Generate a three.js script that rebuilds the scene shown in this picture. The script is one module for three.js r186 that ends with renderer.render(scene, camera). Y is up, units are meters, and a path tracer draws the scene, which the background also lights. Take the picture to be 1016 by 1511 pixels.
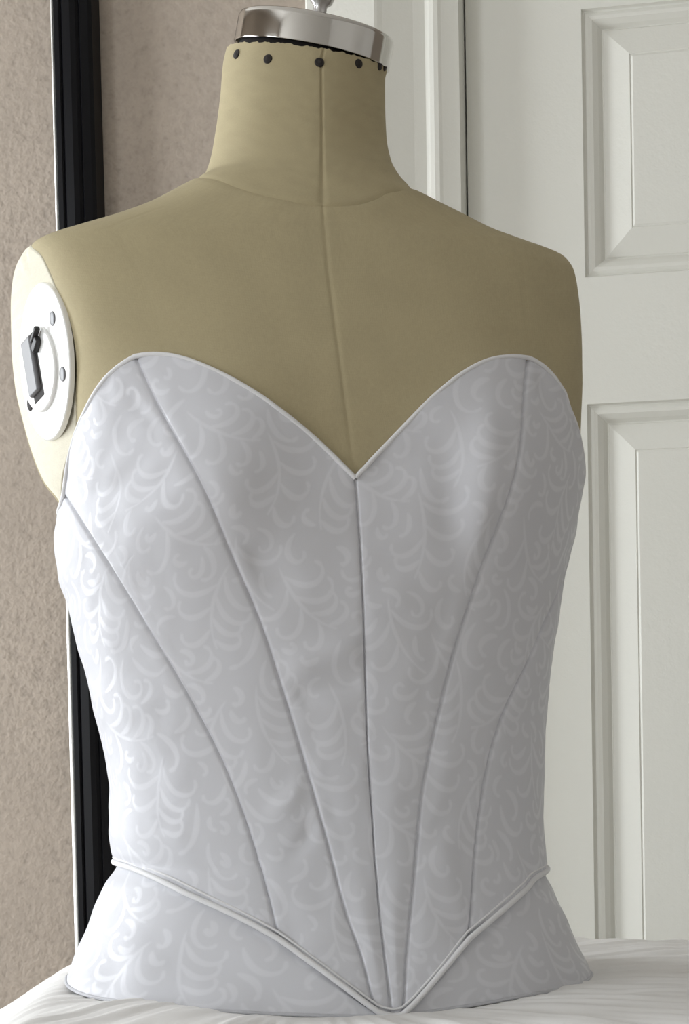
import * as THREE from 'three';
import { RectAreaLightUniformsLib } from 'three/addons/lights/RectAreaLightUniformsLib.js';
import { mergeGeometries } from 'three/addons/utils/BufferGeometryUtils.js';
import { RoundedBoxGeometry } from 'three/addons/geometries/RoundedBoxGeometry.js';
import { createNoise2D, createNoise3D } from 'simplex-noise';

// ------------------------------------------------------------------ camera, light, exposure
const FOCAL = 3375, PX = 508, PY = 1100, CAMZ = 1.5, CAMY = 1.16, ROLL = 0.0150;
const scene = new THREE.Scene();
scene.background = new THREE.Color(2.1, 2.3, 2.6);
const camera = new THREE.PerspectiveCamera(2 * Math.atan(PY / FOCAL) * 180 / Math.PI, 1016 / (2 * PY), 0.05, 30);
camera.setViewOffset(1016, 2 * PY, 0, 0, 1016, 1511);           // a lens shifted upwards: the horizon lies low in the frame
camera.position.set(0, CAMY, CAMZ);
camera.rotation.set(0, 0, -ROLL);
const renderer = new THREE.WebGLRenderer({ antialias: true });
renderer.toneMapping = THREE.LinearToneMapping;
renderer.toneMappingExposure = 0.74;
renderer.shadowMap.enabled = true;
RectAreaLightUniformsLib.init();

const ROOM_TURN = 15 * Math.PI / 180;                            // the back wall comes nearer on the right
const V3 = (x, y, z) => new THREE.Vector3(x, y, z);
const ROOM_O = V3(0.1267, 0, -0.78);                             // foot of the wall at the door's hinge side
const room = (X, Y, Z) => V3(ROOM_O.x + X * Math.cos(ROOM_TURN) - Z * Math.sin(ROOM_TURN), Y, ROOM_O.z + X * Math.sin(ROOM_TURN) + Z * Math.cos(ROOM_TURN));
const LEFT = -1.75, RIGHT = 2.3, FRONT = 3.6, CEIL = 2.5;        // inner faces of the room, in its own axes
// two windows in the left wall, one beside the dress form and one nearer the camera: [from, to, light]
const WY0 = 0.75, WY1 = 2.2, WINS = [[0.22, 0.88, 20], [2.1, 3.4, 8.8]];
for (const [z0, z1, power] of WINS) {
  const w = new THREE.RectAreaLight(new THREE.Color(0.93, 0.97, 1.0), power, z1 - z0 - 0.1, WY1 - WY0 - 0.1);
  w.name = 'window_daylight';
  w.position.copy(room(LEFT - 0.14, (WY0 + WY1) / 2, (z0 + z1) / 2));
  w.lookAt(room(LEFT + 2, (WY0 + WY1) / 2, (z0 + z1) / 2));
  scene.add(w);
}

// ------------------------------------------------------------------ helpers
let seed = 7;
const rnd = () => { seed = (seed + 0x6d2b79f5) | 0; let t = Math.imul(seed ^ (seed >>> 15), 1 | seed); t = (t + Math.imul(t ^ (t >>> 7), 61 | t)) ^ t; return ((t ^ (t >>> 14)) >>> 0) / 4294967296; };
const n2 = createNoise2D(rnd), n3 = createNoise3D(rnd);
const clamp = (x, a, b) => Math.min(b, Math.max(a, x)), mix = (a, b, t) => a + (b - a) * t;
const smooth = (a, b, x) => { const t = clamp((x - a) / (b - a), 0, 1); return t * t * (3 - 2 * t); };
const gauss = (x) => Math.exp(-x * x);
const CR = Math.cos(-ROLL), SR = Math.sin(-ROLL);
function W(px, py, z) {                                          // a point of the photograph at a given world z
  const u = (px - PX) / FOCAL, w = -(py - PY) / FOCAL, d = CAMZ - z;
  return V3((u * CR - w * SR) * d, CAMY + (u * SR + w * CR) * d, z);
}
function project(p) {
  const d = CAMZ - p.z, a = p.x / d, b = (p.y - CAMY) / d;
  return [PX + FOCAL * (a * CR + b * SR), PY - FOCAL * (-a * SR + b * CR)];
}
function wallPoint(px, py, Z = 0) {                              // pixel -> [X, Y] on the plane Z of the room
  const c = V3(0, CAMY, CAMZ), d = W(px, py, CAMZ - 1).sub(c), n = V3(-Math.sin(ROOM_TURN), 0, Math.cos(ROOM_TURN)), o = room(0, 0, Z);
  const t = o.clone().sub(c).dot(n) / d.dot(n), p = c.addScaledVector(d, t);
  return [(p.x - o.x) * Math.cos(ROOM_TURN) + (p.z - o.z) * Math.sin(ROOM_TURN), p.y];
}
const used = {};
function numbered(n) { const k = (used[n] = (used[n] ?? -1) + 1); return k ? `${n}_${String(k).padStart(3, '0')}` : n; }
function add(name, geometry, material, parent = scene) {
  const m = new THREE.Mesh(geometry, material);
  m.name = parent === scene ? numbered(name) : name;
  m.castShadow = m.receiveShadow = true;
  parent.add(m);
  return m;
}
function tag(o, label, category, group, kind) {
  if (label) o.userData.label = label;
  if (category) o.userData.category = category;
  if (group) o.userData.group = group;
  if (kind) o.userData.kind = kind;
  return o;
}
function thing(name, at, label, category) {
  const g = new THREE.Group(); g.name = numbered(name); g.position.copy(at); scene.add(g);
  return tag(g, label, category);
}
function structure(name, geometry, material, parent = scene) { const m = add(name, geometry, material, parent); if (parent === scene) m.userData.kind = 'structure'; return m; }
const inRoom = (g) => g.rotateY(-ROOM_TURN).translate(ROOM_O.x, 0, ROOM_O.z);
function box(x0, x1, y0, y1, z0, z1, r = 0) {                    // a box with uv in metres
  const g = r ? new RoundedBoxGeometry(x1 - x0, y1 - y0, z1 - z0, 2, r) : new THREE.BoxGeometry(x1 - x0, y1 - y0, z1 - z0);
  g.translate((x0 + x1) / 2, (y0 + y1) / 2, (z0 + z1) / 2);
  const p = g.attributes.position, n = g.attributes.normal, uv = g.attributes.uv;
  for (let i = 0; i < p.count; i++) {
    const ax = Math.abs(n.getX(i)), ay = Math.abs(n.getY(i)), az = Math.abs(n.getZ(i));
    if (ax >= ay && ax >= az) uv.setXY(i, p.getZ(i), p.getY(i)); else if (ay >= az) uv.setXY(i, p.getX(i), p.getZ(i)); else uv.setXY(i, p.getX(i), p.getY(i));
  }
  return g;
}
function grid(cols, rows, at, uvAt) {                            // at(i, j) -> Vector3, row j runs downwards
  const pos = [], uv = [], idx = [];
  for (let j = 0; j <= rows; j++) for (let i = 0; i <= cols; i++) {
    const p = at(i, j); pos.push(p.x, p.y, p.z);
    const q = uvAt ? uvAt(i, j) : [p.x, p.y]; uv.push(q[0], q[1]);
  }
  const k = (i, j) => j * (cols + 1) + i;
  for (let j = 0; j < rows; j++) for (let i = 0; i < cols; i++) idx.push(k(i, j), k(i, j + 1), k(i + 1, j), k(i + 1, j), k(i, j + 1), k(i + 1, j + 1));
  const g = new THREE.BufferGeometry();
  g.setAttribute('position', new THREE.Float32BufferAttribute(pos, 3));
  g.setAttribute('uv', new THREE.Float32BufferAttribute(uv, 2));
  g.setIndex(idx);
  g.computeVertexNormals();
  return g;
}
function tube(points, r, closed = false, seg = 4, radial = 8) {
  return new THREE.TubeGeometry(new THREE.CatmullRomCurve3(points, closed, 'centripetal'), points.length * seg, r, radial, closed);
}
function tex(size, fn, repeat, srgb = true) {                    // fn(x, y) -> grey or [r, g, b], 0..1
  const d = new Uint8Array(size * size * 4);
  for (let y = 0; y < size; y++) for (let x = 0; x < size; x++) {
    const v = fn(x / size, y / size), o = (y * size + x) * 4;
    for (let c = 0; c < 3; c++) d[o + c] = clamp(Math.round(255 * (Array.isArray(v) ? v[c] : v)), 0, 255);
    d[o + 3] = 255;
  }
  const t = new THREE.DataTexture(d, size, size);
  t.wrapS = t.wrapT = THREE.RepeatWrapping; t.magFilter = THREE.LinearFilter; t.minFilter = THREE.LinearMipmapLinearFilter; t.generateMipmaps = true;
  t.repeat.set(repeat, repeat);
  if (srgb) t.colorSpace = THREE.SRGBColorSpace;
  t.needsUpdate = true;
  return t;
}
// noise that tiles over the unit square (a torus walked in a 3-D slice, doubled for the second axis)
function tile(x, y, f, o = 0) {
  const w = (a, b) => n3(a * f + o, b * f, o * 1.7);
  const sx = x * x * (3 - 2 * x), sy = y * y * (3 - 2 * y);
  return (w(x, y) * (1 - sx) + w(x - 1, y) * sx) * (1 - sy) + (w(x, y - 1) * (1 - sx) + w(x - 1, y - 1) * sx) * sy;
}

// ------------------------------------------------------------------ materials
const std = (o) => new THREE.MeshPhysicalMaterial({ side: THREE.DoubleSide, ...o });
const rgb = (r, g, b) => new THREE.Color().setRGB(r, g, b);
const linenMap = tex(512, (x, y) => { const k = 0.965 + 0.02 * tile(x, y, 5) + 0.012 * tile(x, y, 40, 3) + 0.035 * (rnd() - 0.5); return [k, k, k * 0.99]; }, 1 / 0.22);
const linenBump = tex(512, (x, y) => 0.5 + 0.22 * (rnd() - 0.5) + 0.12 * Math.sin(x * 512 * 0.8) + 0.12 * Math.sin(y * 512 * 0.8), 1 / 0.12, false);
const mottle = (x, y) => 0.5 * tile(x, y, 22, 1) + 0.55 * tile(x, y, 48, 5) + 0.3 * tile(x, y, 100, 2);
const wallMap = tex(1024, (x, y) => { const m = mottle(x, y), k = 0.94 + 0.05 * smooth(-0.55, 0.45, m) - 0.05 * smooth(0.3, 0.75, Math.abs(m)) + 0.02 * tile(x, y, 4, 9); return [k, k * 0.997, k * 0.99]; }, 1 / 0.42);
const wallBump = tex(1024, (x, y) => 0.5 + 0.4 * mottle(x, y), 1 / 0.42, false);
const paintBump = tex(512, (x, y) => 0.5 + 0.25 * tile(x, y, 30, 2) + 0.2 * tile(x, y, 90, 7), 1 / 0.25, false);
const clothBump = tex(512, (x, y) => 0.5 + 0.2 * (rnd() - 0.5) + 0.2 * tile(x, y, 8, 6), 1 / 0.15, false);

// the tone-on-tone scroll weave of the bustier: comma-shaped fronds and curls on a plain ground
function damaskCanvas() {
  const N = 1024, c = document.createElement('canvas'); c.width = c.height = N;
  const x = c.getContext('2d'); x.fillStyle = '#000'; x.fillRect(0, 0, N, N);
  x.fillStyle = '#fff';
  const stroke = (px, py, a, len, turn, w, curl) => {
    let X = px, Y = py, A = a; const steps = 46;
    for (let i = 0; i <= steps; i++) {
      const t = i / steps, r = w * (0.28 + 0.9 * Math.sin(Math.PI * Math.pow(t, 0.75)) ) * 0.5 + (t > 0.9 ? w * 0.2 : 0);
      for (const dx of [-N, 0, N]) for (const dy of [-N, 0, N]) {
        if (X + dx < -40 || X + dx > N + 40 || Y + dy < -40 || Y + dy > N + 40) continue;
        x.beginPath(); x.arc(X + dx, Y + dy, Math.max(r, 1), 0, 7); x.fill();
      }
      X += Math.cos(A) * len / steps; Y += Math.sin(A) * len / steps;
      A += turn * (0.4 + curl * t * t) / steps;
    }
    return [X, Y, A];
  };
  // scrolls packed side by side, each kept a little clear of those already drawn
  const G = 256, occ = new Uint8Array(G * G), sc = G / N;
  const path = (px, py, a, len, turn, curl) => { const o = []; let X = px, Y = py, A = a; for (let i = 0; i <= 46; i++) { o.push([X, Y]); X += Math.cos(A) * len / 46; Y += Math.sin(A) * len / 46; A += turn * (0.4 + curl * (i / 46) ** 2) / 46; } return o; };
  const cell = (X, Y) => ((Math.floor(Y * sc) & (G - 1)) * G) + (Math.floor(X * sc) & (G - 1));
  const free = (o) => o.every(([X, Y]) => !occ[cell(X, Y)]);
  const mark = (o, w) => { const q = Math.ceil(w * sc); for (const [X, Y] of o) for (let j = -q; j <= q; j++) for (let i = -q; i <= q; i++) if (i * i + j * j <= q * q) occ[cell(X + i / sc, Y + j / sc)] = 1; };
  for (let v = 0; v < 60; v++) {                                // plumes: a bent stem with fronds curling off both sides
    const px = rnd() * N, py = rnd() * N, a = -Math.PI / 2 + (rnd() - 0.5) * 1.6, sd = rnd() < 0.5 ? -1 : 1, st = path(px, py, a, 260, 1.7 * sd, 0.6);
    if (!free(st)) continue;
    const made = [];
    for (let k = 4, q = 1; k < 44; k += 6, q = -q) {
      const [X, Y] = st[k], [X2, Y2] = st[k + 1], A = Math.atan2(Y2 - Y, X2 - X) + q * 0.5, L = 175 - k * 2 + 30 * rnd(), tn = q * (2.8 + 1.2 * rnd()), o = path(X + Math.cos(A) * 14, Y + Math.sin(A) * 14, A, L, tn, 1.8);
      if (!free(o.slice(8))) continue;
      stroke(o[0][0], o[0][1], A, L, tn, 16, 1.8); made.push(o);
    }
    stroke(px, py, a, 260, 1.7 * sd, 11, 0.6); mark(st, 16); made.forEach((o) => mark(o, 16));
  }
  for (let k = 0; k < 9000; k++) {
    const big = 1 - k / 9000, len = 46 + 200 * big * rnd() + 60 * rnd(), turn = (rnd() < 0.5 ? -1 : 1) * (1.8 + 3.0 * rnd()), w = 13 + 6 * rnd(), curl = 1 + 1.6 * rnd();
    const px = rnd() * N, py = rnd() * N, a = -Math.PI / 2 + (rnd() - 0.5) * 3.6, o = path(px, py, a, len, turn, curl);
    if (!free(o)) continue;
    mark(o, w * 0.5 + 9); stroke(px, py, a, len, turn, w, curl);
  }
  return x.getImageData(0, 0, N, N).data;
}
const dam = damaskCanvas(), damAt = (x, y) => { let s = 0; const X = Math.floor(x * 1024), Y = Math.floor(y * 1024); for (const [a, b] of [[0, 0], [3, 0], [0, 3], [-3, 0], [0, -3]]) s += dam[((((Y + b) & 1023) * 1024) + ((X + a) & 1023)) * 4]; return s / 1275; };
const DR = 1 / 0.20;
const damMap = tex(1024, (x, y) => { const m = damAt(x, y), k = 0.912 + 0.037 * m + 0.008 * (rnd() - 0.5); return [k * 0.995, k * 0.993, k * 1.0]; }, DR);
const damRough = tex(1024, (x, y) => { const m = damAt(x, y); return [0, 0.62 - 0.2 * m, 0]; }, DR, false);
const damBump = tex(1024, (x, y) => 0.35 + 0.4 * damAt(x, y) + 0.08 * (rnd() - 0.5), DR, false);

const M = {
  linen: std({ color: rgb(0.45, 0.385, 0.24), map: linenMap, roughness: 0.92, bumpMap: linenBump, bumpScale: 0.0001 }),
  litLinen: std({ color: rgb(0.80, 0.76, 0.64), map: linenMap, roughness: 0.9, bumpMap: linenBump, bumpScale: 0.0002 }),  // the same linen made lighter: bright window light put into the colour
  satin: std({ color: rgb(0.76, 0.77, 0.80), map: damMap, roughness: 1, roughnessMap: damRough, bumpMap: damBump, bumpScale: 0.00012, sheen: 0.25, sheenRoughness: 0.4, sheenColor: rgb(1, 1, 1) }),
  piping: std({ color: rgb(0.74, 0.74, 0.75), roughness: 0.6 }),
  chrome: std({ color: rgb(0.55, 0.535, 0.505), metalness: 1, roughness: 0.1 }),
  steel: std({ color: rgb(0.50, 0.49, 0.48), metalness: 1, roughness: 0.32 }),
  plastic: std({ color: rgb(0.86, 0.86, 0.84), roughness: 0.3, clearcoat: 0.5 }),
  grey: std({ color: rgb(0.17, 0.17, 0.18), roughness: 0.4 }),
  black: std({ color: rgb(0.012, 0.011, 0.012), roughness: 0.5 }),
  gloss: std({ color: rgb(0.004, 0.004, 0.005), roughness: 0.3, specularIntensity: 0.25 }),
  strip: std({ color: rgb(0.93, 0.95, 0.94), metalness: 0.85, roughness: 0.3 }),
  dark: std({ color: rgb(0.02, 0.016, 0.014), roughness: 0.8 }),
  wall: std({ color: rgb(0.40, 0.342, 0.288), map: wallMap, roughness: 0.9, bumpMap: wallBump, bumpScale: 0.0011 }),
  plaster: std({ color: rgb(0.78, 0.76, 0.73), roughness: 0.9, bumpMap: paintBump, bumpScale: 0.0004 }),
  paint: std({ color: rgb(0.73, 0.725, 0.665), roughness: 0.5, bumpMap: paintBump, bumpScale: 0.0002 }),
  floor: std({ color: rgb(0.45, 0.38, 0.31), roughness: 0.6 }),
  cotton: std({ color: rgb(0.82, 0.81, 0.79), roughness: 0.95, bumpMap: clothBump, bumpScale: 0.0003 }),
  glass: std({ color: rgb(1, 1, 1), roughness: 0.02, transmission: 1, thickness: 0 }),
};

// ------------------------------------------------------------------ the room
{
  const T = 0.16, doorL = 0.0, doorR = 0.82, doorT = 2.03;
  structure('floor', inRoom(box(LEFT - T, RIGHT + T, -0.1, 0, -T, FRONT + T)), M.floor);
  structure('ceiling', inRoom(box(LEFT - T, RIGHT + T, CEIL, CEIL + 0.1, -T, FRONT + T)), M.plaster);
  structure('wall_back', inRoom(mergeGeometries([
    box(LEFT, doorL - 0.02, 0, CEIL, -T, 0), box(doorR + 0.02, RIGHT, 0, CEIL, -T, 0), box(doorL - 0.02, doorR + 0.02, doorT + 0.02, CEIL, -T, 0), box(doorL - 0.02, doorR + 0.02, 0, doorT + 0.02, -T, -0.11),
  ])), M.wall);
  structure('wall_right', inRoom(box(RIGHT, RIGHT + T, 0, CEIL, -T, FRONT + T)), M.plaster);
  structure('wall_front', inRoom(box(LEFT - T, RIGHT, 0, CEIL, FRONT, FRONT + T)), M.plaster);
  structure('wall_left', inRoom(mergeGeometries([
    box(LEFT - T, LEFT, 0, CEIL, -T, WINS[0][0]), box(LEFT - T, LEFT, 0, CEIL, WINS[0][1], WINS[1][0]), box(LEFT - T, LEFT, 0, CEIL, WINS[1][1], FRONT),
    ...WINS.flatMap(([z0, z1]) => [box(LEFT - T, LEFT, 0, WY0, z0, z1), box(LEFT - T, LEFT, WY1, CEIL, z0, z1)]),
  ])), M.wall);
  // window frames, out of the picture to the left
  WINS.forEach(([z0, z1], k) => {
    const f = 0.045, g = [box(LEFT - 0.10, LEFT - 0.05, WY0, WY1, z0, z0 + f), box(LEFT - 0.10, LEFT - 0.05, WY0, WY1, z1 - f, z1), box(LEFT - 0.10, LEFT - 0.05, WY0, WY0 + f, z0, z1), box(LEFT - 0.10, LEFT - 0.05, WY1 - f, WY1, z0, z1)];
    if (k) g.push(box(LEFT - 0.10, LEFT - 0.05, WY0, WY1, (z0 + z1) / 2 - 0.02, (z0 + z1) / 2 + 0.02));
    structure(`window_${k + 1}`, inRoom(mergeGeometries(g)), M.paint);
  });
  // door casing: a moulded profile run up both sides and across the head
  const prof = [[0, 0], [0, 0.019], [0.002, 0.0215], [0.0195, 0.0215], [0.0212, 0.0192], [0.023, 0.0215], [0.0715, 0.0215], [0.0745, 0.0205], [0.079, 0.0180], [0.086, 0.0155], [0.097, 0.0118], [0.108, 0.008], [0.1195, 0.0055], [0.1215, 0.0068], [0.1245, 0.0088], [0.129, 0.0098], [0.1335, 0.0092], [0.1365, 0.0075], [0.140, 0.0065], [0.150, 0.0038], [0.1535, 0.003], [0.1535, 0]];
  const run = (flip, height) => {
    const s = new THREE.Shape(prof.map(([x, z]) => new THREE.Vector2(flip ? x : -x, -z)));
    return new THREE.ExtrudeGeometry(s, { depth: height, bevelEnabled: false }).rotateX(-Math.PI / 2);   // shape y -> -z ... so z comes out of the wall
  };
  const left = run(true, doorT + 0.14).translate(-0.1553, 0, 0), right = run(false, doorT + 0.14).translate(doorR + 0.1565, 0, 0);
  structure('trim_1', inRoom(left), M.paint); structure('trim_2', inRoom(right), M.paint);
  structure('trim_3', inRoom(box(-0.001, doorR + 0.001, doorT + 0.004, doorT + 0.14, 0, 0.02)), M.paint);
  structure('baseboard_back', inRoom(box(LEFT, -0.158, 0, 0.10, 0, 0.014)), M.paint);
  // jamb
  structure('trim_4', inRoom(mergeGeometries([box(-0.02, -0.0018, 0, doorT + 0.02, -0.11, 0.0), box(doorR + 0.003, doorR + 0.02, 0, doorT + 0.02, -0.11, 0.0), box(-0.003, doorR + 0.003, doorT + 0.003, doorT + 0.02, -0.11, 0.0)])), M.paint);
  // six-panelled door set back from the casing
  const DF = -0.022, DT = 0.036;                                 // its face
  const door = new THREE.Group(); door.name = 'door_1'; door.userData.kind = 'structure'; scene.add(door);
  const xs = [0, 0, 0, 0], pxL = wallPoint(861, 300, DF)[0];
  xs[0] = pxL; xs[1] = pxL + 0.245; xs[2] = doorR - pxL - 0.245; xs[3] = doorR - pxL;
  const yTop = wallPoint(861, 13.5, DF)[1], yTopB = wallPoint(862, 409.5, DF)[1], yMidT = wallPoint(863, 596.5, DF)[1], rail = yTopB - yMidT;
  const yMidB = 0.86, yLowT = yMidB - 0.17, yLowB = 0.22;
  const part = (name, g) => add(name, inRoom(g), M.paint, door);
  part('stile', box(0, xs[0], 0.01, doorT, DF - DT, DF)); part('stile', box(xs[3], doorR, 0.01, doorT, DF - DT, DF)); part('mullion', box(xs[1], xs[2], 0.01, doorT, DF - DT, DF));
  for (const [x0, x1] of [[xs[0], xs[1]], [xs[2], xs[3]]]) {
    for (const [y0, y1] of [[yTop, doorT], [yMidT, yTopB], [yLowT, yMidB], [0.01, yLowB]]) part('rail', box(x0, x1, y0, y1, DF - DT, DF));
    for (const [y0, y1] of [[yTopB, yTop], [yMidB, yMidT], [yLowB, yLowT]]) {
      const P = [[0, 0], [0.0015, -0.0035], [0.003, -0.0045], [0.0065, -0.003], [0.010, -0.0035], [0.015, -0.0075], [0.0185, -0.0115], [0.0195, -0.0115], [0.0205, -0.0105], [0.0468, -0.0034], [0.0478, -0.0041], [0.0488, -0.0036], [0.0500, -0.003]];
      const pos = [], idx = [];
      const ring = (o, z) => [[x0 + o, y0 + o], [x1 - o, y0 + o], [x1 - o, y1 - o], [x0 + o, y1 - o]].map(([x, y]) => [x, y, DF + z]);
      for (let k = 0; k + 1 < P.length; k++) {
        const a = ring(...P[k]), b = ring(...P[k + 1]);
        for (let e = 0; e < 4; e++) { const f = (e + 1) % 4, o = pos.length / 3; pos.push(...a[e], ...a[f], ...b[f], ...b[e]); idx.push(o, o + 1, o + 2, o, o + 2, o + 3); }
      }
      const q = ring(...P.at(-1)), o = pos.length / 3; q.forEach((p) => pos.push(...p)); idx.push(o, o + 1, o + 2, o, o + 2, o + 3);
      const g = new THREE.BufferGeometry();
      g.setAttribute('position', new THREE.Float32BufferAttribute(pos, 3));
      g.setAttribute('uv', new THREE.Float32BufferAttribute(pos.flatMap((_, i) => (i % 3 ? [] : [pos[i], pos[i + 1]])), 2));
      g.setIndex(idx); g.computeVertexNormals();
      part('panel', g);
    }
  }
}
// black post against the wall, with a thin bright strip down its left side
{
  const Z0 = 0.002, LEAN = 0.0142, P0 = wallPoint(119.5, 1400, 0.02), X0 = P0[0] + LEAN * P0[1], w = 0.0425, X1 = X0 + w;
  const at = room((X0 + X1) / 2, 0, Z0 + 0.015);
  const t = thing('black_post', at, 'tall glossy black post with a thin bright edge strip against the beige wall', 'post');
  t.rotation.y = -ROOM_TURN;
  t.rotation.z = LEAN;
  const sh = new THREE.Shape();
  const pts = [[-w / 2, -0.015], [-w / 2, 0.009], [-w / 2 + 0.002, 0.012], [-w / 2 + 0.008, 0.0135], [-w / 2 + 0.010, 0.0115], [-w / 2 + 0.012, 0.0135], [0, 0.016], [w / 2 - 0.016, 0.0145], [w / 2 - 0.013, 0.012], [w / 2 - 0.011, 0.014], [w / 2 - 0.003, 0.012], [w / 2, 0.008], [w / 2, -0.015]];
  pts.forEach(([x, z], i) => (i ? sh.lineTo(x, -z) : sh.moveTo(x, -z)));
  const g = new THREE.ExtrudeGeometry(sh, { depth: CEIL - 0.006, bevelEnabled: false }).rotateX(-Math.PI / 2).translate(0, 0.001, 0);
  add('shaft', g, M.gloss, t);
  const st = new THREE.CylinderGeometry(0.0003, 0.0052, CEIL - 0.03, 16).translate(-w / 2 - 0.0016, (CEIL - 0.03) / 2 + 0.008, 0.007);   // it narrows upwards
  add('edge_strip', st, M.strip, t).userData.label = 'thin bright edge strip';
}

// ------------------------------------------------------------------ the body's surface: rings traced level by level
// each ring: V (height along the body, in the photograph's rows), left and right silhouette, front and back depth, squareness, forward tilt
const R = [];
const ringAt = (V, L, Rr, bf, bb, n = 2.1, t = 0, shrink = 0) => {
  const a = (Rr[0] - L[0]) / 4500, z = 0.2 * a;
  const l = W(L[0] + shrink, L[1], z), r = W(Rr[0] - shrink, Rr[1], -z);
  R.push({ V, FL: l, FR: r, BL: l.clone(), BR: r.clone(), bf, bb, n, t, tl: L[0] + shrink, tr: Rr[0] - shrink });
};
ringAt(86, [335, 65], [571, 107], 0.054, 0.054, 1.9, 0.16);
ringAt(105, [329, 91], [568, 121], 0.055, 0.055, 1.9, 0.16);
ringAt(149, [325, 138], [568, 160], 0.056, 0.056, 1.9, 0.13);
ringAt(202, [317, 197], [570, 207], 0.057, 0.058, 1.9, 0.08);
ringAt(240, [309, 236], [577, 244], 0.059, 0.062, 1.95, 0.04);
ringAt(263, [299, 258], [589, 268], 0.062, 0.066, 2, 0.02);
ringAt(282, [274, 272], [612, 292], 0.066, 0.070, 2, 0.01);
ringAt(299, [250, 285], [650, 313], 0.069, 0.074, 2, 0);
ringAt(318, [213, 304], [689, 331], 0.072, 0.078, 2, 0);
ringAt(342, [156, 325], [746, 358], 0.077, 0.084, 2, 0);
ringAt(358, [97, 342], [791, 373], 0.080, 0.088, 2, 0);
ringAt(369, [60, 354], [820, 383], 0.082, 0.091, 2.05, 0);
function armRing(V, f, b, wf, r, bf, bb, n) {                    // wf: share of the armhole's full width at this level
  const zf = 0.036 + 0.034 * wf, zb = 0.036 - 0.060 * wf;
  const FL = W(f[0], f[1], zf), BL = W(b[0], b[1], zb);
  const FR = W(r[0], r[1], -0.036 + 0.034 * wf);
  const ax = V3(FR.x - FL.x, 0, FR.z - FL.z).normalize(), fw = V3(-ax.z, 0, ax.x).multiplyScalar(-1);
  if (fw.z < 0) fw.negate();
  const d = BL.clone().sub(FL), along = d.dot(ax), back = d.dot(fw);
  const BR = FR.clone().addScaledVector(ax, -along).addScaledVector(fw, back); BR.y += d.y;
  R.push({ V, FL, FR, BL, BR, bf: bf - 0.034 * wf, bb: bb - 0.045 * wf, n, t: 0, tr: r[0] });
}
armRing(377, [46, 363], [45, 363], 0.0, [836, 391], 0.084, 0.093, 2.1);
armRing(392, [60, 376], [30, 380], 0.42, [846, 404], 0.087, 0.096, 2.1);
armRing(420, [76, 408], [19, 412], 0.68, [852, 432], 0.092, 0.099, 2.1);
armRing(460, [91, 448], [16, 455], 0.88, [856, 470], 0.099, 0.103, 2.1);
armRing(510, [104, 500], [17, 509], 1.0, [858, 515], 0.107, 0.106, 2.1);
armRing(565, [111, 560], [22, 568], 1.0, [859, 565], 0.115, 0.108, 2.1);
armRing(622, [113, 622], [34, 622], 0.84, [857, 625], 0.120, 0.109, 2.15);
armRing(662, [104, 662], [46, 664], 0.60, [856, 660], 0.122, 0.109, 2.2);
armRing(705, [93, 706], [63, 707], 0.32, [857, 705], 0.124, 0.108, 2.2);
{
  const s = 4;
  ringAt(752, [86, 752], [856, 750], 0.125, 0.107, 2.2, 0, s);
  ringAt(790, [82, 790], [851, 790], 0.124, 0.106, 2.2, 0, s);
  ringAt(844, [87, 844], [837, 844], 0.121, 0.104, 2.2, 0, s);
  ringAt(894, [102, 894], [826, 894], 0.118, 0.101, 2.2, 0, s);
  ringAt(943, [114, 943], [819, 943], 0.115, 0.098, 2.2, 0, s);
  ringAt(1000, [129, 1000], [811, 1000], 0.112, 0.095, 2.2, 0, s);
  ringAt(1040, [137, 1040], [806, 1040], 0.110, 0.093, 2.2, 0, s);
  ringAt(1100, [151, 1100], [801, 1100], 0.108, 0.091, 2.2, 0, s);
  ringAt(1175, [161, 1175], [799, 1175], 0.107, 0.090, 2.2, 0, s);
  ringAt(1224, [161, 1224], [801, 1224], 0.107, 0.090, 2.2, 0, s);
  ringAt(1258, [165, 1256], [804, 1260], 0.108, 0.090, 2.2, 0, s);
  ringAt(1274, [170, 1272], [805, 1276], 0.109, 0.091, 2.2, 0, s);
  ringAt(1310, [151, 1308], [820, 1312], 0.112, 0.094, 2.2, 0, s);
  ringAt(1360, [132, 1358], [842, 1361], 0.117, 0.100, 2.2, 0, s);
  ringAt(1396, [117, 1395], [858, 1397], 0.121, 0.105, 2.2, 0, s);
  ringAt(1440, [97, 1441], [875, 1434], 0.126, 0.112, 2.2, 0, s);
  ringAt(1500, [72, 1502], [895, 1494], 0.133, 0.120, 2.2, 0, s);
}
function frameOf(r) {
  r.fc = r.FL.clone().add(r.FR).multiplyScalar(0.5); r.fh = r.FR.clone().sub(r.FL).multiplyScalar(0.5);
  r.bc = r.BL.clone().add(r.BR).multiplyScalar(0.5); r.bh = r.BR.clone().sub(r.BL).multiplyScalar(0.5);
  r.e = V3(r.fh.x, 0, r.fh.z).normalize().cross(V3(0, 1, 0)).normalize(); if (r.e.z < 0) r.e.negate();
  r.e.multiplyScalar(Math.cos(r.t)).add(V3(0, -Math.sin(r.t), 0));
  return r;
}
function relief(X, V) {                                          // the cups, and the hollow under them
  const up = V < 735 ? 150 : 120;
  return 0.0215 * (gauss((X - 0.56) / 0.25) + gauss((X + 0.54) / 0.26)) * gauss((V - 735) / up);
}
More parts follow.
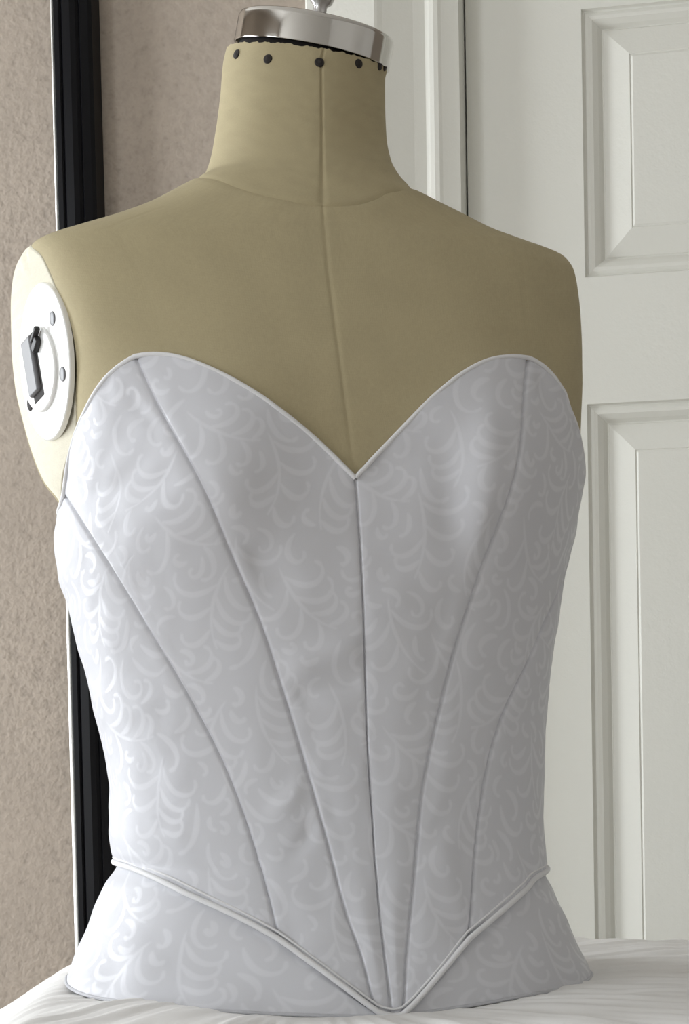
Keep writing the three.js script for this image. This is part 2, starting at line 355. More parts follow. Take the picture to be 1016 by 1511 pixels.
function section(r, s, V) {
  s = ((s % 2) + 2) % 2;
  const front = s <= 1, f = front ? Math.PI * (1 - s) : Math.PI * (s - 1), c = Math.cos(f), sn = Math.abs(Math.sin(f)), ex = 2 / r.n;
  const X = Math.sign(c) * Math.pow(Math.abs(c), ex), Z = Math.pow(sn, ex);
  if (front) return r.fc.clone().addScaledVector(r.fh, X).addScaledVector(r.e, r.bf * Z + relief(X, V) * Math.min(1, Z * 2));
  return r.bc.clone().addScaledVector(r.bh, X).addScaledVector(r.e, -r.bb * Z);
}
for (let k = 0; k < 4; k++) for (const r of R) {                  // widths corrected until each ring's outline is the measured one
  frameOf(r);
  let lo = 1e9, hi = -1e9;
  for (let s = 0; s < 2; s += 0.01) { const x = project(section(r, s, r.V))[0]; lo = Math.min(lo, x); hi = Math.max(hi, x); }
  if (r.tl !== undefined) { const d = (r.tl - lo) / 2250; r.FL.x += d; r.BL.x += d; }
  if (r.tr !== undefined) { const d = (r.tr - hi) / 2250; r.FR.x += d; r.BR.x += d; }
}
// smooth interpolation between rings (monotone cubic)
const FLD = ['FL', 'FR', 'BL', 'BR'].flatMap((k) => ['x', 'y', 'z'].map((c) => [k, c]));
const RV = R.map((r) => r.V), chans = [...FLD.map(([k, c]) => R.map((r) => r[k][c])), ...['bf', 'bb', 'n', 't'].map((k) => R.map((r) => r[k]))];
function slopes(xs, ys) {
  const n = xs.length, d = [], m = [];
  for (let i = 0; i < n - 1; i++) d.push((ys[i + 1] - ys[i]) / (xs[i + 1] - xs[i]));
  for (let i = 0; i < n; i++) {
    if (i === 0) m.push(d[0]); else if (i === n - 1) m.push(d[n - 2]);
    else if (d[i - 1] * d[i] <= 0) m.push(0);
    else { const h0 = xs[i] - xs[i - 1], h1 = xs[i + 1] - xs[i], w1 = 2 * h1 + h0, w2 = h1 + 2 * h0; m.push((w1 + w2) / (w1 / d[i - 1] + w2 / d[i])); }
  }
  return m;
}
const SL = chans.map((c) => slopes(RV, c));
function herm(xs, ys, ms, x) {
  let i = 0; while (i < xs.length - 2 && x > xs[i + 1]) i++;
  const h = xs[i + 1] - xs[i], t = (x - xs[i]) / h, t2 = t * t, t3 = t2 * t;
  if (t < 0) return ys[0] + ms[0] * (x - xs[0]);
  if (t > 1) return ys[i + 1] + ms[i + 1] * (x - xs[i + 1]);
  return (2 * t3 - 3 * t2 + 1) * ys[i] + (t3 - 2 * t2 + t) * h * ms[i] + (-2 * t3 + 3 * t2) * ys[i + 1] + (t3 - t2) * h * ms[i + 1];
}
const ringCache = new Map();
function ring(V) {
  const key = Math.round(V * 200);
  let r = ringCache.get(key);
  if (!r) {
    const v = chans.map((c, k) => herm(RV, c, SL[k], V));
    r = { FL: V3(v[0], v[1], v[2]), FR: V3(v[3], v[4], v[5]), BL: V3(v[6], v[7], v[8]), BR: V3(v[9], v[10], v[11]), bf: v[12], bb: v[13], n: v[14] };
    r.t = v[15]; frameOf(r);
    ringCache.set(key, r);
  }
  return r;
}
const S0 = (s, V) => section(ring(V), s, V);
function N0(s, V) {
  s = ((s % 2) + 2) % 2; const e = 0.004, lo = s <= 1 ? 0 : 1, a = S0(Math.min(s + e, lo + 0.9999), V).sub(S0(Math.max(s - e, lo + 0.0001), V)), b = S0(s, V + 1.5).sub(S0(s, V - 1.5));
  return b.cross(a).normalize();
}
const S = (s, V, off = 0) => { const p = S0(s, V); return off ? p.addScaledVector(N0(s, V), off) : p; };
// pixel -> (s, V) on the front of the body
const GRID = [];
for (let s = -0.04; s <= 1.041; s += 0.02) for (let V = 80; V <= 1500; V += 12) GRID.push([s, V, ...project(S0(s, V))]);
function inv(px, py) {
  let best = null, bd = 1e9;
  for (const g of GRID) { const d = (g[2] - px) ** 2 + (g[3] - py) ** 2; if (d < bd) { bd = d; best = g; } }
  let s = best[0], V = best[1];
  const err = (a, b) => { const q = project(S0(a, b)); return [q[0] - px, q[1] - py]; };
  let e = err(s, V), l = 1e-3;
  for (let k = 0; k < 30; k++) {
    const ds = 0.0005, dV = 0.2, es = err(s + ds, V), ev = err(s, V + dV);
    const J = [(es[0] - e[0]) / ds / 100, (ev[0] - e[0]) / dV, (es[1] - e[1]) / ds / 100, (ev[1] - e[1]) / dV];
    const A = J[0] * J[0] + J[2] * J[2] + l, B = J[0] * J[1] + J[2] * J[3], C = J[1] * J[1] + J[3] * J[3] + l, g0 = J[0] * e[0] + J[2] * e[1], g1 = J[1] * e[0] + J[3] * e[1], D = A * C - B * B;
    const ns = clamp(s - (C * g0 - B * g1) / D / 100, -0.06, 1.06), nV = V - (A * g1 - B * g0) / D, ne = err(ns, nV);
    if (ne[0] ** 2 + ne[1] ** 2 < e[0] ** 2 + e[1] ** 2) { s = ns; V = nV; e = ne; l = Math.max(l / 4, 1e-6); } else l *= 8;
    if (e[0] ** 2 + e[1] ** 2 < 0.01) break;
  }
  return [s, V];
}
const trace = (list) => list.map(([x, y]) => inv(x, y));
function curve(pts) {                                            // smooth curve through (s, V) points, by length
  const c = new THREE.CatmullRomCurve3(pts.map(([s, V]) => V3(s * 700, V, 0)), false, 'centripetal');
  c.arcLengthDivisions = 400;
  return (t) => { const p = c.getPointAt(clamp(t, 0, 1)), s = p.x / 700; return [p.y < 728 && s > -0.06 && s < 0.5 ? Math.max(s, 0.003) : p.y < 728 && s > 0.5 && s < 1.05 ? Math.min(s, 0.997) : s, p.y]; };
}
function ofS(pts) { const q = [...pts].sort((a, b) => a[0] - b[0]), xs = q.map((p) => p[0]), ys = q.map((p) => p[1]), ms = slopes(xs, ys); return (s) => herm(xs, ys, ms, clamp(s, xs[0], xs.at(-1))); }

function dense(px, pull = 6) {                                   // a traced line, evenly resampled and freed of small wobble, then laid on the body
  const c = new THREE.CatmullRomCurve3(px.map(([x, y]) => V3(x, y, 0)), false, 'centripetal'), n = Math.max(8, Math.round(c.getLength() / 16));
  const q = c.getSpacedPoints(n).map((p) => [p.x, p.y]);
  for (let k = 0; k < pull; k++) { const o = q.map((p) => [...p]); for (let i = 1; i < n; i++) for (const d of [0, 1]) q[i][d] = 0.25 * o[i - 1][d] + 0.5 * o[i][d] + 0.25 * o[i + 1][d]; }
  return trace(q);
}
// traced lines of the garment
const A_ = (((l) => l.map(([s, V]) => [Math.max(s, 0.004), V]))(dense([[97, 731], [134, 790], [178, 859], [222, 933], [262, 997], [290, 1048], [316, 1096], [350, 1175], [375, 1249], [400, 1337], [410, 1386]])));
const B_ = (dense([[201, 527], [227, 588], [272, 667], [306, 731], [335, 805], [365, 872], [390, 933], [404, 978], [439, 1091], [463, 1175], [488, 1264], [507, 1343], [535, 1418], [551, 1490]]));
const C_ = (dense([[523, 706], [530, 795], [536, 918], [539, 1040], [543, 1138], [549, 1217], [554, 1296], [564, 1394], [574, 1473], [578, 1500]]));
const D_ = (dense([[777, 530], [773, 570], [770, 609], [768, 660], [758, 710], [740, 761], [714, 824], [695, 880], [677, 935], [662, 985], [649, 1040], [633, 1107], [619, 1190], [612, 1276], [602, 1375], [597, 1434], [595, 1495]]));
const E_ = ([[0.965, 733], [0.950, 775], [0.925, 820], [0.885, 868], ...dense([[799, 923], [775, 983], [745, 1040], [728, 1087], [712, 1158], [702, 1229], [696, 1304], [692, 1371], [689, 1386]])]);
const inFront = (l) => l.map(([s, V]) => [Math.max(s, 0.004), V]);
const NK = { ab: inFront(dense([[97, 731], [101, 696], [113, 643], [131, 601], [149, 565], [173, 541], [201, 526]])), bc: dense([[201, 526], [226, 521], [250, 522], [272, 530], [316, 547], [365, 574], [414, 608], [464, 648], [523, 706]]),
  cd: dense([[523, 706], [558, 668], [586, 640], [640, 584], [677, 554], [714, 532], [744, 525], [777, 529]]), de: [...dense([[777, 529], [792, 536], [810, 550], [829, 580]]), [0.822, 618], [0.846, 640], [0.875, 668], [0.92, 704], [0.965, 733]] };
const BT = { side: dense([[173, 1272], [200, 1282], [250, 1307], [300, 1330], [350, 1352], [410, 1386]]), ab: dense([[410, 1386], [450, 1415], [500, 1452], [551, 1491]]), bc: dense([[551, 1491], [562, 1497], [578, 1500]]),
  cd: dense([[578, 1500], [588, 1499], [595, 1496]]), de: dense([[595, 1496], [610, 1485], [633, 1453], [661, 1422], [689, 1386]]), end: [...dense([[689, 1386], [735, 1347], [772, 1313]]), [0.80, 1288], [0.86, 1281], [0.93, 1277], [1.0, 1276]] };
const SL0 = -0.16, SR0 = 1.20, VB = 1276;
const A0 = A_[0], B0 = B_[0], C0 = C_[0], D0 = D_[0];
NK.ab[0] = A0; NK.ab[NK.ab.length - 1] = NK.bc[0] = B0; NK.bc[NK.bc.length - 1] = NK.cd[0] = C0; NK.cd[NK.cd.length - 1] = NK.de[0] = D0;
const last = (a) => a[a.length - 1];
BT.side[BT.side.length - 1] = BT.ab[0] = last(A_); BT.ab[BT.ab.length - 1] = BT.bc[0] = last(B_); BT.bc[BT.bc.length - 1] = BT.cd[0] = last(C_); BT.cd[BT.cd.length - 1] = BT.de[0] = last(D_); BT.de[BT.de.length - 1] = BT.end[0] = last(E_);
const neckSeam = ofS([[0, 268], ...trace([[320, 264], [348, 275], [407, 291], [476, 303], [518, 302], [549, 295], [575, 283]]), [1, 266]]);
const necklineV = ofS([[-0.2, 760], ...NK.ab.slice(0, -1), ...NK.bc.slice(0, -1), ...NK.cd.slice(0, -1), ...NK.de, [1.3, 760]]);
const centreFront = (() => { const p = (() => { const k = [[474, 95], [476, 300], [484, 400], [500, 520], [523, 700]], l = []; for (let i = 0; i < 4; i++) { const n = Math.round((k[i + 1][1] - k[i][1]) / 8); for (let j = 0; j < n; j++) l.push([mix(k[i][0], k[i + 1][0], j / n), mix(k[i][1], k[i + 1][1], j / n)]); } return trace(l).filter((q, i, a) => !i || q[1] > a[i - 1][1] + 1); })(), xs = p.map((q) => q[1]), ys = p.map((q) => q[0]), ms = slopes(xs, ys); return (V) => herm(xs, ys, ms, clamp(V, xs[0], last(xs))); })();
globalThis.DBG = { A_, B_, C_, D_, E_, NK, BT, project, S0, inv };

// ------------------------------------------------------------------ the dress form
{
  const base = ring(1440), at = V3(base.fc.x, 1.005, base.fc.z);
  const form = thing('dress_form', at, 'beige linen dress form with metal neck cap and white oval arm plate', 'dress form');
  const put = (name, g, m, parent = form) => add(name, g.translate(-at.x, -at.y, -at.z), m, parent);
  const skin = (s, V) => {
    const sg = ((s % 2) + 2) % 2, sf = sg > 1.5 ? sg - 2 : sg;
    const under = sg <= 1.1 || sg > 1.9 ? necklineV(sf) : 760;
    let off = -0.0045 * smooth(under - 4, under + 22, V);
    if (sg < 1) off -= (V < 340 ? 0.0010 : 0.0005) * gauss((sg - centreFront(V)) / (V < 340 ? 0.006 : 0.0028));   // centre-front seam
    const nv = sg <= 1 ? neckSeam(sg) : 266;
    off -= 0.0010 * gauss((V - nv) / 2.6);
    if (sg < 1) off -= 0.0004 * gauss((sg - 0.24 - (V - 380) * 0.0001) / 0.0022) * smooth(330, 350, V) + 0.0004 * gauss((sg - 0.74 - (V - 380) * -0.00002) / 0.0022) * smooth(330, 350, V);
    return S(s, V, off);
  };
  const seamRow = (v0, v1, j, rows) => { const t = j / rows; return mix(v0, v1, t); };
  const panel = (name, s0, s1, top, bottom, cols, rows, edge, material = M.linen) => put(name, grid(cols, rows, (i, j) => {
    let u = i / cols; u = edge === 'r' ? 1 - (1 - u) ** 1.6 : edge === 'l' ? u ** 1.6 : u;
    const t = j / rows, sa = mix(s0, s1, u), Va = mix(top(sa), bottom(sa), t), k = centreFront(Va) - 0.5, s = mix(s0 === 0.5 ? s0 + k : s0, s1 === 0.5 ? s1 + k : s1, u);
    return skin(s, mix(top(s), bottom(s), t));
  }, (i, j) => { const u = mix(s0, s1, i / cols); return [u * 0.5, -j / rows * 0.5]; }), material);
  const ns = (s) => (s <= 1 ? neckSeam(s) : 266), low = () => 1405;
  const ragged = (s) => 88 + 1.6 * n2(s * 14, 3) + 1.0 * n2(s * 45, 9);
  panel('neck_cover', 0, 0.5, ragged, ns, 70, 90, 'r'); panel('neck_cover', 0.5, 1, ragged, ns, 70, 90, 'l'); panel('neck_cover', 1, 2, ragged, ns, 80, 60);
  panel('front_panel', 0, 0.5, ns, low, 110, 300, 'r'); panel('front_panel', 0.5, 1, ns, low, 110, 300, 'l');
  panel('back_panel', 1, 1.5, ns, low, 60, 240); panel('back_panel', 1.5, 2, ns, low, 60, 240);
  // closed top of the neck and the dark collar under the cap
  const cl = W(345, 61, 0.006), cr = W(573, 108, -0.006), cc = cl.clone().add(cr).multiplyScalar(0.5), ax = cr.clone().sub(cl).normalize();
  const fw = ring(88).e.clone(), up = fw.clone().cross(ax).normalize(); const fz = ax.clone().cross(up).normalize();
  const basis = new THREE.Matrix4().makeBasis(ax, up, fz).setPosition(cc), rc = cl.distanceTo(cr) / 2;
  const lathe = (p, seg = 72) => new THREE.LatheGeometry(p.map(([r, y]) => new THREE.Vector2(r, y)), seg);
  put('neck_collar', lathe([[0, -0.012], [rc - 0.0035, -0.012], [rc - 0.0035, 0.004], [0, 0.004]]).applyMatrix4(basis), M.dark);
  const H = 0.0205, cap = put('neck_cap', lathe([[rc - 0.003, 0.0002], [rc - 0.0006, 0], [rc, 0.0008], [rc, H - 0.0035], [rc - 0.0008, H - 0.0012], [rc - 0.003, H], [rc - 0.012, H + 0.0008], [0.012, H + 0.0022], [0, H + 0.0022]], 128).applyMatrix4(basis), M.chrome);
  cap.userData.label = 'shiny metal neck cap';
  put('cap_stem', lathe([[0.0105, H], [0.0105, H + 0.003], [0.0085, H + 0.0048], [0.0048, H + 0.0054], [0.0044, H + 0.012], [0.0072, H + 0.0145], [0.0086, H + 0.020], [0.0072, H + 0.026], [0.0035, H + 0.030], [0, H + 0.0305]], 32).applyMatrix4(basis), M.steel);
  // tacks holding the linen below the cap
  for (const [x, y] of [[349, 80], [395, 87], [471, 92], [529, 94], [560, 97], [567.5, 98]]) {
    const [s, V] = inv(x, y), p = S(s, V, 0.0), n = N0(s, V), q = new THREE.Quaternion().setFromUnitVectors(V3(0, 1, 0), n);
    put('tack', lathe([[0, 0.0012], [0.0014, 0.0012], [0.0017, 0.0006], [0.0021, 0.0009], [0.0028, 0.0007], [0.0033, -0.0004], [0, -0.0006]].reverse(), 24).applyQuaternion(q).translate(p.x, p.y, p.z), M.dark);
  }
  // armhole ends: a linen cover gathered at its rim, window brightness painted into its colour, a white oval plate with its fitting
  const arm = (side) => grid(30, 110, (i, j) => {
    const V = mix(378, 748, j / 110), r = ring(V), t = i / 30, F = side < 0 ? r.FL : r.FR, B = side < 0 ? r.BL : r.BR, p = B.clone().lerp(F, t);
    const w = F.distanceTo(B), out = r.fh.clone().normalize().multiplyScalar(side);
    const gather = 0.0006 * Math.sin(V * 0.30 + t * 9) * smooth(0.34, 0.15, t) * smooth(0.02, 0.12, t) * smooth(385, 400, V) * smooth(500, 470, V) + 0.0009 * Math.sin(V * 0.22 - t * 14) * smooth(0.0, 0.3, t) * smooth(0.62, 0.5, t) * smooth(382, 390, V) * smooth(425, 405, V);
    return p.addScaledVector(out, 0.045 * w * Math.sin(Math.PI * t) + gather);
  });
  put('armhole_cover', arm(-1), M.litLinen).userData.label = 'gathered linen armhole cover with window light in its colour';
  put('armhole_cover', arm(1), M.litLinen);
  const rim = []; for (let V = 378; V < 745; V += 8) { const r = ring(V); rim.push(r.FL.clone().addScaledVector(r.fh.clone().normalize(), -0.0002)); }
  put('armhole_seam', tube(rim, 0.0011, false, 3, 8), M.litLinen);
  const rm = ring(533), oF = rm.FL, oB = rm.BL, eu = oF.clone().sub(oB).normalize();                // across the plate, towards the front
  const topP = ring(400), botP = ring(690);
  const ev0 = topP.FL.clone().add(topP.BL).sub(botP.FL.clone().add(botP.BL)).normalize();
  const en = ev0.clone().cross(eu).normalize(); if (en.x > 0) en.negate();
  const ev = eu.clone().cross(en).normalize(); if (ev.y < 0) ev.negate();
  // where the traced pixel meets the plate's plane
  const o = oB.clone().lerp(oF, 0.5).addScaledVector(en, 0.0052);
  const onPlate = (px, py) => { const c = V3(0, CAMY, CAMZ), d = W(px, py, CAMZ - 1).sub(c), t = o.clone().sub(c).dot(en) / d.dot(en); return c.addScaledVector(d, t); };
  const loc = (px, py) => { const p = onPlate(px, py).sub(o); return [p.dot(eu), p.dot(ev)]; };
  const m4 = (p) => new THREE.Matrix4().makeBasis(eu, ev, eu.clone().cross(ev)).setPosition(p);
  const sgn = eu.clone().cross(ev).dot(en) > 0 ? 1 : -1;
  const c0 = loc(66, 533), top = loc(60, 417), bot = loc(77, 650), lf = loc(28, 528), rt = loc(104, 552);
  const hv = Math.hypot(top[0] - bot[0], top[1] - bot[1]) / 2, hu = Math.hypot(rt[0] - lf[0], rt[1] - lf[1]) / 2, cx = (lf[0] + rt[0] + top[0] + bot[0]) / 4, cy = (top[1] + bot[1]) / 2, lean = Math.atan2(top[0] - bot[0], top[1] - bot[1]);
  globalThis.DBG.plate = { hv, hu, cx, cy, lean, sgn };
  const oval = (a, b, h, r) => {                                  // domed oval with a rounded rim
    const P = [[1.0, -0.0025], [1.0, h - r], [1 - 0.012, h - 0.3 * r], [1 - 0.035, h], [0.8, h + 0.0003], [0.5, h + 0.0006], [0.0, h + 0.0008]], n = 80;
    return grid(n, P.length - 1, (i, j) => { const t = -2 * Math.PI * i / n; return V3(Math.cos(t) * a * P[j][0], Math.sin(t) * b * P[j][0], sgn * P[j][1]); });
  };
  const onto = (g) => { g.rotateZ(-lean).translate(cx, cy, 0).applyMatrix4(m4(o)); return g; };
  const plate = put('arm_plate', onto(oval(hu * 0.97, hv, 0.0012, 0.0010)), M.plastic); plate.userData.label = 'white oval arm plate';
  const onp = (name, g, m) => add(name, g.translate(-at.x, -at.y, -at.z), m, plate);
  const lp = (px, py) => { const q = loc(px, py); const x = q[0] - cx, y = q[1] - cy; return [x * Math.cos(lean) - y * Math.sin(lean), x * Math.sin(lean) + y * Math.cos(lean)]; };
  // raised boss, slot with a grey tongue, black latch, three screws
  const [bx, by] = lp(64, 545);
  const boss = new THREE.Shape(); boss.absellipse(0, 0, hu * 0.60, hv * 0.50, 0, Math.PI * 2);
  onp('boss', onto(new THREE.ExtrudeGeometry(boss, { depth: 0.0016, bevelEnabled: true, bevelSize: 0.002, bevelThickness: 0.0012, bevelSegments: 3, curveSegments: 40 }).translate(bx, by, sgn > 0 ? 0.0015 : -0.0043)), M.plastic);
  const [t0x, t0y] = lp(51, 498), [t1x, t1y] = lp(66, 588), tl = Math.hypot(t1x - t0x, t1y - t0y), ta = Math.atan2(t0x - t1x, t0y - t1y);
  const bar = (w, l, d, r) => new RoundedBoxGeometry(w, l, d, 3, r);
  const front = 0.0040 * sgn;
  onp('slot', onto(bar(0.0195, tl + 0.003, 0.003, 0.0012).rotateZ(-ta).translate((t0x + t1x) / 2 + 0.002, (t0y + t1y) / 2, front - 0.001 * sgn)), M.dark);
  onp('tongue', onto(bar(0.0165, tl - 0.004, 0.005, 0.002).rotateZ(-ta).translate((t0x + t1x) / 2 - 0.001, (t0y + t1y) / 2 + 0.001, front + 0.0008 * sgn)), M.grey);
  const [kx, ky] = lp(66, 506);
  onp('latch', onto(mergeGeometries([bar(0.011, 0.0062, 0.004, 0.0015).rotateZ(0.7).translate(kx, ky - 0.001, front + 0.002 * sgn), bar(0.0035, 0.013, 0.004, 0.0015).rotateZ(-0.9).translate(kx + 0.002, ky + 0.005, front + 0.003 * sgn)])), M.black);
  for (const [x, y, m] of [[81, 470, M.grey], [96, 552, M.grey], [48, 596, M.dark]]) {
    const [sx, sy] = lp(x, y);
    onp('screw', onto(new THREE.SphereGeometry(1, 20, 10).scale(0.0046, 0.0046, 0.0010).translate(sx, sy, 0.0018 * sgn)), m);
  }
}

// ------------------------------------------------------------------ the bustier
{
  const at = V3(ring(1276).fc.x, 1.02, ring(1276).fc.z);
  const b = thing('bustier', at, 'white damask bustier with a sweetheart neckline, piped point and flared peplum', 'bustier');
  const put = (name, g, m, parent = b) => add(name, g.translate(-at.x, -at.y, -at.z), m, parent);
  const OFF = 0.0016;
  const folds = (X, V) => {                                       // soft buckles of the cloth between the seams, by place on the body
    let d = 0.0008 * n2(X * 3.1 + 4, V / 170) + 0.0004 * n2(X * 8 + 9, V / 60);
    return d;
  };
  function buckles(px, py) {
    const ridge = (x0, y0, x1, y1, w, h) => {
      const dx = x1 - x0, dy = y1 - y0, L = Math.hypot(dx, dy), t = ((px - x0) * dx + (py - y0) * dy) / L / L, q = ((px - x0) * dy - (py - y0) * dx) / L;
      return h * gauss(q / w) * smooth(-0.15, 0.3, t) * smooth(1.15, 0.7, t);
    };
    return ridge(395, 1215, 470, 1130, 16, 0.0024) + ridge(425, 1270, 490, 1190, 14, -0.0022) + ridge(420, 985, 535, 950, 22, 0.0026) + ridge(415, 1030, 540, 1005, 18, -0.0022)
      + ridge(722, 600, 706, 830, 26, 0.0040) + ridge(655, 640, 668, 820, 26, -0.0028) + ridge(195, 590, 250, 640, 12, -0.0010) + ridge(790, 545, 815, 620, 9, -0.0016) + ridge(300, 680, 350, 780, 30, 0.0014)
      + ridge(375, 800, 420, 880, 34, -0.0022) + ridge(640, 1250, 690, 1360, 18, 0.0012);
  }
  const ARC = []; for (let V = 500; V <= 1520; V += 20) { const row = [0]; let p = S0(-0.3, V); for (let k = 1; k <= 80; k++) { const q = S0(-0.3 + k * 0.02, V); row.push(row[k - 1] + p.distanceTo(q)); p = q; } ARC.push(row); }
  const arc = (s, V) => { const a = clamp((s > 1.5 ? s - 0.4 : s) + 0.3, 0, 1.599) / 0.02, b = clamp((V - 500) / 20, 0, ARC.length - 1.001), i = Math.floor(a), j = Math.floor(b), f = (r) => mix(r[i], r[i + 1], a - i), g = (r) => f(r) - r[40]; return mix(g(ARC[j]), g(ARC[j + 1]), b - j); };
  function makePanel(name, top, right, bottom, left, cols = 46, rows = 190) {
    const T = curve(top), Rt = curve(right), Bm = curve(bottom), Lf = curve(left), P = [];
    const c00 = T(0), c10 = T(1), c01 = Bm(0), c11 = Bm(1);
    for (let j = 0; j <= rows; j++) for (let i = 0; i <= cols; i++) {
      const u = 0.5 - 0.5 * Math.cos(Math.PI * i / cols), w = j / rows, a = T(u), d = Bm(u), l = Lf(w), r = Rt(w);
      const f = (k) => (1 - w) * a[k] + w * d[k] + (1 - u) * l[k] + u * r[k] - ((1 - u) * (1 - w) * c00[k] + u * (1 - w) * c10[k] + (1 - u) * w * c01[k] + u * w * c11[k]);
      const s = f(0), V = f(1);
      P.push({ s, V, p: S0(s, V) });
    }
    const at_ = (i, j) => P[j * (cols + 1) + i];
    const du = rnd() * 0.2, dv = rnd() * 0.2, turn = (rnd() - 0.5) * 0.5, tc = Math.cos(turn), ts = Math.sin(turn);
    for (let j = 0; j <= rows; j++) {
      const cum = [0]; for (let i = 1; i <= cols; i++) cum.push(cum[i - 1] + at_(i, j).p.distanceTo(at_(i - 1, j).p));
      for (let i = 0; i <= cols; i++) { const q = at_(i, j); const ua = arc(q.s, q.V), va = -q.V / 2330; q.uv = [du + ua * tc - va * ts, dv + ua * ts + va * tc]; q.e = Math.min(cum[i], cum[cols] - cum[i]); q.wd = cum[cols]; }
    }
    for (const q of P) {
      const [px, py] = project(q.p), puff = 0.0010 * smooth(0, 0.5, q.e / Math.max(q.wd, 1e-4)) * Math.min(1, q.wd / 0.03);
      const edge = smooth(0.001, 0.014, q.e);
      const off = OFF + puff - 0.0017 * gauss(q.e / 0.0012) - 0.0006 * gauss(q.e / 0.005) + (q.s > -0.05 && q.s < 1.05 ? edge * (buckles(px, py) + folds(q.s * 2 - 1, q.V)) : 0);
      q.o = q.p.clone().addScaledVector(N0(q.s, q.V), off);
    }
    return put(name, grid(cols, rows, (i, j) => at_(i, j).o, (i, j) => at_(i, j).uv), M.satin);
  }
  const lerpPts = (a, c, n = 8) => Array.from({ length: n + 1 }, (_, i) => [mix(a[0], c[0], i / n), mix(a[1], c[1], i / n)]);
  const bl = [SL0, VB], br = [SR0, VB], tl = [SL0, 758], tr = [SR0, 760];
  const sideB = [bl, [-0.06, VB - 1], ...BT.side.map((p, i) => (i === 0 ? [Math.max(p[0], 0.0), p[1]] : p))];
  const endB = [...BT.end, [1.05, VB - 2], br];
  makePanel('side_panel', [tl, [-0.04, 755], [0.008, 749], A0], A_, sideB, lerpPts(tl, bl));
  makePanel('bust_panel', NK.ab, B_, BT.ab, A_);
  makePanel('centre_panel', NK.bc, C_, BT.bc, B_);
  makePanel('centre_panel', NK.cd, D_, BT.cd, C_);
  makePanel('bust_panel', NK.de, E_, BT.de, D_);
  makePanel('side_panel', [[0.965, 733], [0.99, 750], [1.04, 757], tr], lerpPts(tr, br), endB, E_);
  makePanel('back_panel', lerpPts(tr, [1.52, 790]), lerpPts([1.52, 790], [1.52, VB]), lerpPts(br, [1.52, VB]), lerpPts(tr, br), 30, 90);
  makePanel('back_panel', lerpPts([1.52, 790], [1.84, 758]), lerpPts([1.84, 758], [1.84, VB]), lerpPts([1.52, VB], [1.84, VB]), lerpPts([1.52, 790], [1.52, VB]), 30, 90);
  // piping: round cord along the neckline and along the point
  const cord = (segs, r, off, sharp) => {
    const pts = []; for (const sg of segs) { const c = curve(sg), n = Math.max(10, Math.round(sg.length * 7)); for (let i = 0; i <= n; i++) { if (i === 0 && pts.length) continue; const [s, V] = c(i / n); pts.push(S(s, V, off)); } }
    return tube(pts, r, false, 2, 10);
  };
  put('neckline_piping', cord([lerpPts([-0.48, 790], tl), [tl, [-0.04, 755], [0.008, 749], A0], NK.ab, NK.bc], 0.0015, OFF), M.piping);
  put('neckline_piping', cord([NK.cd, NK.de, [[0.965, 733], [0.99, 750], [1.04, 757], tr], lerpPts(tr, [1.52, 790])], 0.0015, OFF), M.piping);
  const waist = [lerpPts([-0.48, VB], bl), sideB, BT.ab, BT.bc, BT.cd, BT.de, endB, lerpPts(br, [1.52, VB])];
  put('waist_piping', cord(waist, 0.0018, OFF + 0.0012), M.piping);
  put('waist_piping', cord([sideB.slice(1), BT.ab, BT.bc.slice(0, 1).concat(BT.bc.slice(1)), BT.cd, BT.de, endB.slice(0, -1)].map((g) => g.map(([s, V]) => [s, V - 9])), 0.0008, OFF + 0.0006), M.piping);
  // peplum: from the piping down to the hem
  const seamV = ofS([[-0.5, VB], ...sideB, ...BT.ab.slice(1), ...BT.bc.slice(1), ...BT.cd.slice(1), ...BT.de.slice(1), ...endB.slice(1), [1.5, VB]]);
  const hemP = trace([[120, 1466], [140, 1472], [200, 1481], [300, 1491], [400, 1496], [500, 1499.5], [583, 1500.5], [633, 1493], [693, 1484], [783, 1468], [828, 1460], [852, 1451]]);
  const hemV = ofS([[-0.5, 1452], [-0.05, 1446], ...hemP.filter((p) => p[0] > 0.04 && p[0] < 0.96), [1.03, 1434], [1.5, 1450]]);
  const skirtAt = (s, t) => { const a = seamV(s) + 2, c = Math.max(hemV(s), a + 6), V = mix(a, c, t); return S(s, V, 0.0008 * smooth(0, 0.2, t) + 0.0012 * n2(s * 7, V / 90) * smooth(0, 0.5, t)); };
  const NS = 320, NT = 44;
  const pep = put('peplum', grid(NS, NT, (i, j) => skirtAt(-0.5 + 2 * i / NS, j / NT), (i, j) => { const q = S0(-0.5 + 2 * i / NS, 1400); return [arc(-0.3 + 1.6 * i / NS, 1300) * 1.1, -(seamV(-0.5 + 2 * i / NS) + (hemV(-0.5 + 2 * i / NS) - seamV(-0.5 + 2 * i / NS)) * j / NT) / 2250]; }), M.satin);
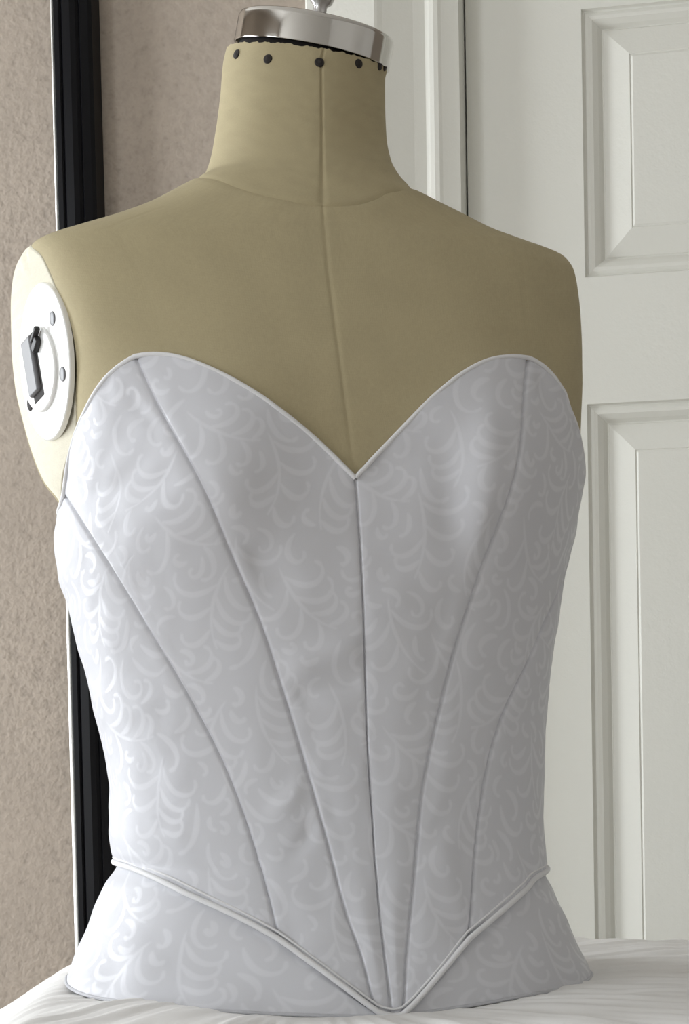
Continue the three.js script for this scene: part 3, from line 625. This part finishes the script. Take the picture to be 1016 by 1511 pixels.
  const hem = []; for (let i = 0; i < NS; i += 2) hem.push(skirtAt(-0.5 + 2 * i / NS, 1));
  const he = tube(hem, 0.0011, true, 2, 8); he.translate(-at.x, -at.y, -at.z);
  add('hem_edge', he, M.satin, pep);
}

// ------------------------------------------------------------------ the white cloth spread below
{
  const c = ring(1440).fc, at = V3(c.x, 0, c.z);
  const y0 = W(480, 1460, 0).y - 0.002;
  const NA = 420, NR = 130;
  const g = grid(NA, NR, (i, j) => {
    const a = -2 * Math.PI * i / NA, t = j / NR, ca = Math.cos(a), sa = Math.sin(a);
    const lean = smooth(-0.2, 0.9, ca), Rx = 0.36 + 0.14 * lean, rim = Rx + 0.02 * n2(ca * 2, sa * 2);
    let r, y;
    if (t < 0.6) { r = mix(0.03, rim, t / 0.6); y = y0; } else { const q = (t - 0.6) / 0.4; r = rim + 0.10 * Math.sin(Math.min(q * 3, 1) * Math.PI / 2) + 0.10 * q; y = y0 - 0.03 - (y0 - 0.035) * Math.pow(q, 1.15); }
    const k = r / rim;
    if (t < 0.6) y -= 0.03 * Math.pow(k, 4);
    const x = r * ca, z = r * sa;
    const open = smooth(0.09, 0.17, r) * (t < 0.6 ? 1 : smooth(0.75, 0.6, t));
    y += open * (0.011 * smooth(0.02, 0.22, x) + 0.0105 * smooth(0.0, -0.11, x) - 0.0335 * smooth(-0.170, -0.250, x) + 0.006 * smooth(0.04, -0.14, z));
    y += smooth(0.10, 0.2, r) * (t < 0.6 ? 1 : smooth(0.8, 0.6, t)) * (0.0018 * n2(a * 5 + 3, 2.2) + 0.0012 * n2(a * 16 + r * 6, r * 3) + 0.0012 * n2(x * 12, z * 12));
    r += t > 0.6 ? 0.035 * n2(a * 3.2, 5.5) * (t - 0.6) / 0.4 : 0;
    return V3(r * ca, y, r * sa);
  }, (i, j) => [i / NA * 2, j / NR]);
  const m = add('white_cloth', g, M.cotton);
  m.position.copy(at);
  tag(m, 'plain white cotton cloth with soft folds spread out below the bustier peplum', 'cloth');
}

renderer.render(scene, camera);
